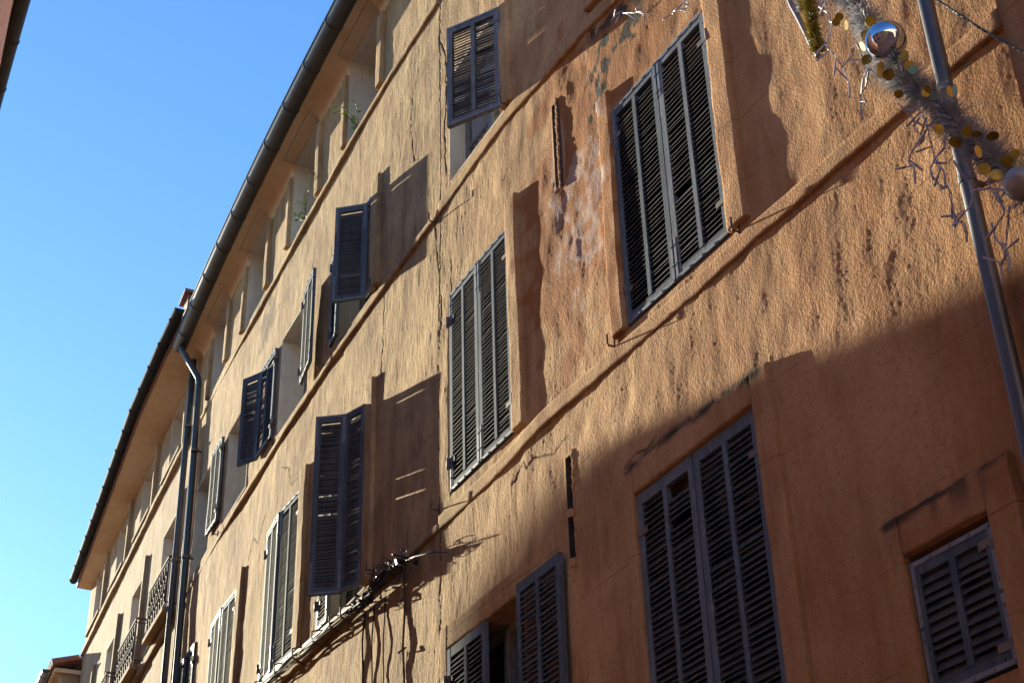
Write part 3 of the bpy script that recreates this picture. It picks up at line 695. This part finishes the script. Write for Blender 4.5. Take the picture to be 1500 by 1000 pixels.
# ================================================================== small things on and before the walls
def mat_plain(name, c, rough=.5, metal=0., emit=None):
    m, t, b = newmat(name); b.inputs['Base Color'].default_value = (*c, 1); b.inputs['Roughness'].default_value = rough; b.inputs['Metallic'].default_value = metal
    return m
M['mirror'] = simple('mirror_ball', (.50, .56, .68), (.46, .52, .64), .03, 1., 3)
M['satin'] = simple('satin_ball', (.25, .235, .235), (.21, .20, .20), .42, .35, 4)
M['gold'] = simple('gold_foil', (.34, .24, .025), (.13, .10, .018), .35, .5, 14)
M['gold_glint'] = simple('sun_glint_foil', (.95, .60, .0), (.85, .50, .0), .7, 0., 30)  # sun glint on a few discs, put into a brighter foil colour
M['teal'] = simple('teal_foil', (.25, .62, .55), (.18, .5, .45), .25, .7, 30)
M['bulb'] = simple('bulb_plastic', (.33, .32, .40), (.24, .23, .29), .4, 0, 30)
M['wire'] = simple('light_wire', (.22, .21, .25), (.15, .14, .17), .55, 0, 40)
def tinsel_mat(name, c1, c2, tr):
    m, t, b = newmat(name); i = mapv(t, (1, 1, 1))
    col = mixc(t, noise(t, i, 22, 3, .6, .35, .7), c1, c2); t.links.new(col, b.inputs['Base Color']); b.inputs['Roughness'].default_value = .45
    tl = t.nodes.new('ShaderNodeBsdfTranslucent'); t.links.new(col, tl.inputs[0]); mx = t.nodes.new('ShaderNodeMixShader'); mx.inputs[0].default_value = tr
    t.links.new(b.outputs[0], mx.inputs[1]); t.links.new(tl.outputs[0], mx.inputs[2]); t.links.new(mx.outputs[0], t.nodes['Material Output'].inputs[0])
    return m
M['tinsel'] = tinsel_mat('frosted_tinsel', (.40, .41, .45), (.16, .165, .19), .3)
M['tinsel_gold'] = tinsel_mat('olive_gold_tinsel', (.16, .13, .03), (.42, .32, .05), .1)

def smooth_path(pts, k=6):
    P = np.array(pts, float); t = np.arange(len(P)); tt = np.linspace(0, len(P) - 1, (len(P) - 1) * k + 1); out = []
    for q in tt:
        i = min(int(q), len(P) - 2); f = q - i
        p0, p1, p2, p3 = P[max(i - 1, 0)], P[i], P[i + 1], P[min(i + 2, len(P) - 1)]
        out.append(.5 * ((2 * p1) + (-p0 + p2) * f + (2 * p0 - 5 * p1 + 4 * p2 - p3) * f * f + (-p0 + 3 * p1 - 3 * p2 + p3) * f ** 3))
    return np.array(out)
def needles(path, count, rad, width, seed, clump=.6, hang=.25):
    r = np.random.RandomState(seed); mb = MB(); n = len(path)
    for i in range(count):
        q = r.rand() * (n - 1.001); j = int(q); p = path[j] + (path[j + 1] - path[j]) * (q - j); p = Vector(p)
        ax = Vector(path[j + 1] - path[j]).normalized()
        d = Vector(r.randn(3)); d = d - ax * d.dot(ax) * .75; d.z -= hang; d.normalize()
        k = 1 - clump + clump * 2 * float(vn(np.array(q * 1.1), np.array(d.z * 1.3 + 3 + d.x), 5)); L = rad * k * r.uniform(.55, 1.15)
        s = d.cross(Vector(r.randn(3))).normalized() * width; o = p + d * .006
        m = p + d * L * .6 + Vector(r.randn(3)) * L * .05; e = p + d * L + Vector(r.randn(3)) * L * .12
        mb.add([o - s, o + s, m + s, m - s, e], [(0, 1, 2, 3), (3, 2, 4)])
    return mb
def sphere(mb, c, r, su=40, sv=24):
    vs = []; fs = []
    for i in range(sv + 1):
        th = math.pi * i / sv
        for j in range(su):
            ph = 2 * math.pi * j / su; vs.append(c + Vector((math.sin(th) * math.cos(ph), math.sin(th) * math.sin(ph), math.cos(th))) * r)
    for i in range(sv):
        for j in range(su): fs.append((i * su + j, i * su + (j + 1) % su, (i + 1) * su + (j + 1) % su, (i + 1) * su + j))
    mb.add(vs, fs)
GN = .6
SP = [(4.37, 5.78), (4.26, 5.52), (4.19, 5.3), (4.11, 5.06), (4.06, 4.88), (3.97, 4.69), (3.85, 4.49), (3.78, 4.31), (3.68, 4.12), (3.57, 3.93), (3.43, 3.67), (3.2, 3.3)]
gl = thing('christmas_garland', 'frosted white Christmas garland with mirror ball and gold discs crossing the grey downpipe', 'garland', W(4.0, GN, 4.7))
path = smooth_path([W(x, GN, z) for x, z in SP]); nn = len(path)
mb = MB(); mb.tube(list(map(Vector, path)), .012, 6); mb.build('garland_cord', M['wire'], gl)
nm = needles(path, 17000, .088, .0014, 5, .75); nm.build('tinsel', M['tinsel'], gl, False, False)
for (x, z, r, mt) in ((3.96, 4.90, .098, 'mirror'), (3.42, 3.70, .072, 'satin')):
    mb = MB(); c = W(x, GN + .12, z); sphere(mb, c, r); bb = mb.build('bauble', M[mt], gl, True)
    mb = MB(); mb.tube([c + Vector((0, 0, r - .01)), c + Vector((0, 0, r + .025))], .02, 10); mb.tube([c + Vector((0, 0, r + .02)), Vector(path[int(nn * (.33 if mt == 'mirror' else .86))])], .003, 5); mb.build('cap', M['gold'], bb)
DI = [(4.04, 5.1), (4.02, 5.07), (4.22, 5.27), (4.24, 5.25), (4.22, 5.23), (4.08, 5.06), (4.08, 5.04), (4.11, 4.99), (4.11, 4.91), (3.89, 4.76), (4.0, 4.77), (4.03, 4.76), (3.99, 4.72), (3.86, 4.67), (3.84, 4.63), (3.94, 4.56), (3.79, 4.48), (3.82, 4.49), (3.65, 4.35), (3.61, 4.32), (3.75, 4.4), (3.74, 4.2), (3.58, 4.07), (3.63, 4.12), (3.66, 4.07), (3.5, 4.0), (3.57, 3.96), (3.41, 3.84), (3.46, 3.84), (3.55, 3.85), (3.52, 3.81)]
r3 = random.Random(21); bright = {0, 18, 7, 26}; teal = {14, 20}
to_cam = Vector((0, 0, CAMZ))
for i, (x, z) in enumerate(DI):
    c = W(x, GN + .11 + r3.uniform(-.03, .05), z); v = (to_cam - c).normalized()
    if i in bright: nr = (v - SUN).normalized()
    else: nr = (v + Vector((r3.uniform(-.9, .9), r3.uniform(-.5, .9), r3.uniform(-.9, .6)))).normalized()
    a = nr.cross(Vector((0, 0, 1))).normalized(); b_ = a.cross(nr); r = .024 * r3.uniform(.8, 1.15)
    mb = MB(); ring = [(math.cos(t), math.sin(t)) for t in np.linspace(0, 2 * math.pi, 21)[:-1]]
    vs = [c + (a * p + b_ * q) * r + nr * .001 for p, q in ring] + [c + (a * p + b_ * q) * r - nr * .001 for p, q in ring]
    mb.add(vs, [tuple(range(20)), tuple(range(39, 19, -1))] + [(k, 20 + k, 20 + (k + 1) % 20, (k + 1) % 20) for k in range(20)])
    mb.build('foil_disc', M['teal' if i in teal else 'gold_glint' if i in bright else 'gold'], gl)
ST = [[(4.34, 5.59), (4.34, 5.49), (4.38, 5.44), (4.36, 5.34), (4.38, 5.24), (4.36, 5.16), (4.34, 5.07), (4.31, 4.94)], [(4.2, 5.08), (4.18, 5.0), (4.18, 4.95), (4.16, 4.88), (4.19, 4.83), (4.23, 4.8), (4.25, 4.75)], [(4.02, 4.59), (3.98, 4.48), (3.97, 4.41), (3.93, 4.32), (3.98, 4.29), (4.02, 4.25), (3.99, 4.19)], [(3.94, 4.52), (3.88, 4.37), (3.9, 4.26), (3.88, 4.16), (3.84, 4.07)], [(3.82, 4.4), (3.8, 4.31), (3.79, 4.24)], [(3.89, 4.18), (3.92, 4.13), (3.9, 4.04), (3.85, 3.99), (3.86, 3.88)], [(3.75, 4.01), (3.73, 3.91), (3.75, 3.82), (3.82, 3.81), (3.81, 3.77)], [(3.64, 3.88), (3.61, 3.77), (3.59, 3.69), (3.67, 3.64), (3.63, 3.52), (3.67, 3.47)], [(3.55, 3.7), (3.63, 3.56), (3.61, 3.48)]]
def light_string(parent, pts, n, seed, wr=.0034, name='light_string'):
    r = random.Random(seed); pa = smooth_path([W(x, n + r.uniform(-.02, .03), z) for x, z in pts], 7); mb = MB()
    for s in (0, math.pi):
        mb.tube([Vector(p) + Vector((math.cos(i * .8 + s), 0, math.sin(i * .8 + s))) * .005 for i, p in enumerate(pa)], wr * .7, 5)
    k = max(2, len(pa) // 5); sp = []
    for i in range(k):
        p = Vector(pa[int((i + .6) * (len(pa) - 1) / k)]); d = Vector((r.uniform(-1, 1), r.uniform(-.4, .6), r.uniform(-.8, .5))).normalized()
        mb.tube([p, p + d * .03, p + d * .038, p + d * .085], [.003, .004, .006, .005], 7)
    e = Vector(pa[-1]); mb.tube([e, e + Vector((0, 0, -.03)), e + Vector((.01, 0, -.08))], [.004, .006, .005], 7)
    return mb.build(name, M['bulb'], parent)
for i, p in enumerate(ST): light_string(gl, p, GN + .05, 40 + i)
t2 = thing('tinsel_garland', 'olive gold tinsel end hanging on a dark cord above the lit roughcast', 'garland', W(4.6, GN, 5.4))
pa = smooth_path([W(x, GN, z) for x, z in [(4.70, 6.1), (4.67, 5.82), (4.63, 5.67), (4.59, 5.52), (4.56, 5.4), (4.53, 5.31)]]); mb = MB(); mb.tube(list(map(Vector, pa)), .016, 8); mb.build('garland_cord', M['wire'], t2)
pa = smooth_path([W(x, GN, z) for x, z in [(4.585, 6.0), (4.56, 5.8), (4.545, 5.71), (4.535, 5.58), (4.53, 5.46), (4.525, 5.34)]]); needles(pa, 2600, .05, .0028, 9, .3, .1).build('tinsel', M['tinsel_gold'], t2, False, False)
pa = smooth_path([W(x, GN, z) for x, z in [(4.62, 6.0), (4.60, 5.8), (4.585, 5.68)]]); needles(pa, 500, .05, .002, 12, .3, .1).build('frosted_tuft', M['tinsel'], t2, False, False)
for i, (p, lb) in enumerate((([(7.13, 7.95), (7.05, 7.98), (6.95, 7.88), (6.82, 7.79), (6.7, 7.64)], 'loose pale light string lying over the black stains above the big shutters'), ([(6.42, 7.42), (6.35, 7.40), (6.27, 7.36), (6.21, 7.40)], 'short knot of pale lights at the top corner of the big shutters'))):
    o = light_string(None, p, .06, 70 + i); tag(o, lb, 'light string')
mb = MB(); mb.tube([W(4.3, .5, 5.95), W(3.95, .5, 5.38), W(3.79, .5, 5.09), W(3.6, .5, 4.76), W(3.42, .5, 4.48), W(3.26, .5, 4.21), W(2.8, .5, 3.4)], .0065, 6)
tag(mb.build('overhead_wire', M['cable']), 'thin black wire crossing the top right corner above the garland', 'wire')
# cables along the ledge under the propped shutters
cb = thing('cable_bundle', 'bundle of old cables and pale conduit clipped along the ledge with a tangled black clump', 'cable', W(12, .05, 5.2))
mb = MB(); mb.tube([W(x, .085, z) for x, z in ((16.2, 5.43), (15.1, 5.40), (13.1, 5.27), (12.2, 5.21), (11.9, 5.15))], .017, 8); mb.build('conduit', M['white_pipe'], cb)
for dn, dz, r in ((.105, -.05, .012), (.09, -.085, .009), (.12, -.075, .008)):
    mb = MB(); mb.tube([W(x, dn + .015 * math.sin(x * 4 + dz * 90), z + dz + .012 * math.sin(x * 5 + dn * 80)) for x, z in zip(np.linspace(16.2, 10.9, 50), np.interp(np.linspace(16.2, 10.9, 50), [10.9, 11.6, 12.4, 13.1, 15.1, 16.2], [5.16, 5.18, 5.22, 5.28, 5.40, 5.43]))], r, 6); mb.build('cable', M['cable'], cb)
for x in (15.0, 14.3, 13.7, 13.1, 12.6, 12.3):
    z = float(np.interp(x, [12.2, 13.1, 15.1], [5.21, 5.27, 5.40])); mb = MB()
    mb.tube([W(x + .05, .0, z - .10), W(x, .13, z - .07), W(x, .14, z + .02), W(x, .06, z + .05)], .009, 6); mb.build('clip', M['iron'], cb)
rr = random.Random(8); mb = MB()
cl = smooth_path([W(x, .11, z) for x, z in [(12.1, 5.14), (11.75, 5.12), (11.45, 5.15), (11.2, 5.16), (10.95, 5.13), (10.75, 5.09)]], 20)
for k in range(5): mb.tube([Vector(p) + Vector((rr.uniform(-.02, .02), rr.uniform(-.03, .03), rr.uniform(-.04, .04))) for p in cl[::5]], .008, 5)
for k in range(95):
    p = Vector(cl[rr.randrange(len(cl))]) + Vector((rr.gauss(0, .03), rr.gauss(0, .035), rr.gauss(0, .035)))
    if rr.random() < .55:
        d = Vector((rr.gauss(0, 1), rr.gauss(0, 1), rr.gauss(0, 1))).normalized(); e = d.orthogonal().normalized(); f = d.cross(e); L = rr.uniform(.02, .055)
        mb.add([p - d * L, p + e * L * .6 + f * .01, p + d * L, p - e * L * .6 - f * .01], [(0, 1, 2, 3)])
    else:
        R_ = rr.uniform(.02, .06); d = Vector((rr.gauss(0, 1), rr.gauss(0, 1), rr.gauss(0, 1))).normalized(); e = d.orthogonal().normalized(); f = d.cross(e)
        mb.tube([p + (e * math.cos(t) + f * math.sin(t)) * R_ for t in np.linspace(0, rr.uniform(2, 6), 9)], .004, 4)
mb.tube([W(10.95, .11, 5.12), W(10.6, .12, 5.05), W(10.3, .10, 4.97), W(10.12, .05, 4.90)], [.012, .010, .008, .006], 6)
mb.build('tangled_clump', M['cable'], cb, False, False)
for x, zt, zb_, r in ((11.07, 5.1, 3.0, .010), (11.79, 5.08, 3.0, .007), (12.02, 5.1, 3.0, .009), (11.52, 5.05, 3.2, .006)):
    mb = MB(); k = 24
    mb.tube([W(x + .006 * math.sin(i * 1.1 + x), .022 + .007 * math.sin(i * .9 + x * 3) - .010, zt + (zb_ - zt) * i / k) for i in range(k + 1)], r, 6)
    if x < 11.5:
        for z in (4.86, 4.42, 3.98, 3.54): mb.tube([W(x - .09, .03, z), W(x + .02, .05, z - .01), W(x + .09, .02, z + .01)], .008, 5)
    mb.build('cable', M['iron'] if x < 11.5 else M['cable'], cb)
# weeds rooted in the attic sills
def weed(label, base, tips, seed, n_leaf):
    r = random.Random(seed); t = thing('wild_plant', label, 'plant', W(*base)); tw = MB(); lf = MB()
    for tip in tips:
        pa = smooth_path([W(*base), W((base[0] + tip[0]) / 2, base[1] + .06, base[2] + (tip[2] - base[2]) * .6), W(*tip)], 8); tw.tube(list(map(Vector, pa)), [.006 - .004 * i / len(pa) for i in range(len(pa))], 5)
        for i in range(n_leaf):
            p = Vector(pa[2 + int((len(pa) - 2) * i / n_leaf)]); d = Vector((r.gauss(0, 1), r.gauss(0, 1) + .3, r.gauss(0, .8) + .2)).normalized(); e = d.orthogonal().normalized(); L = r.uniform(.05, .09)
            f = d.cross(e) * .008
            lf.add([p, p + d * L * .5 + e * L * .22 + f, p + d * L, p + d * L * .5 - e * L * .22 + f], [(0, 1, 2, 3)])
    tw.build('stem', M['twig'], t); lf.build('foliage', M['leaf'], t, False, False)
weed('wild plant arching out of the attic loggia nearest the roof corner', (12.75, -.05, 11.13), [(13.18, .14, 11.72), (12.95, .10, 11.6), (12.6, .06, 11.42)], 3, 12)
weed('low bushy weed along the sill of the next attic loggia', (14.6, -.02, 11.11), [(14.75, .08, 11.25), (14.5, .08, 11.32), (14.3, .08, 11.35), (14.15, .06, 11.42)], 5, 9)
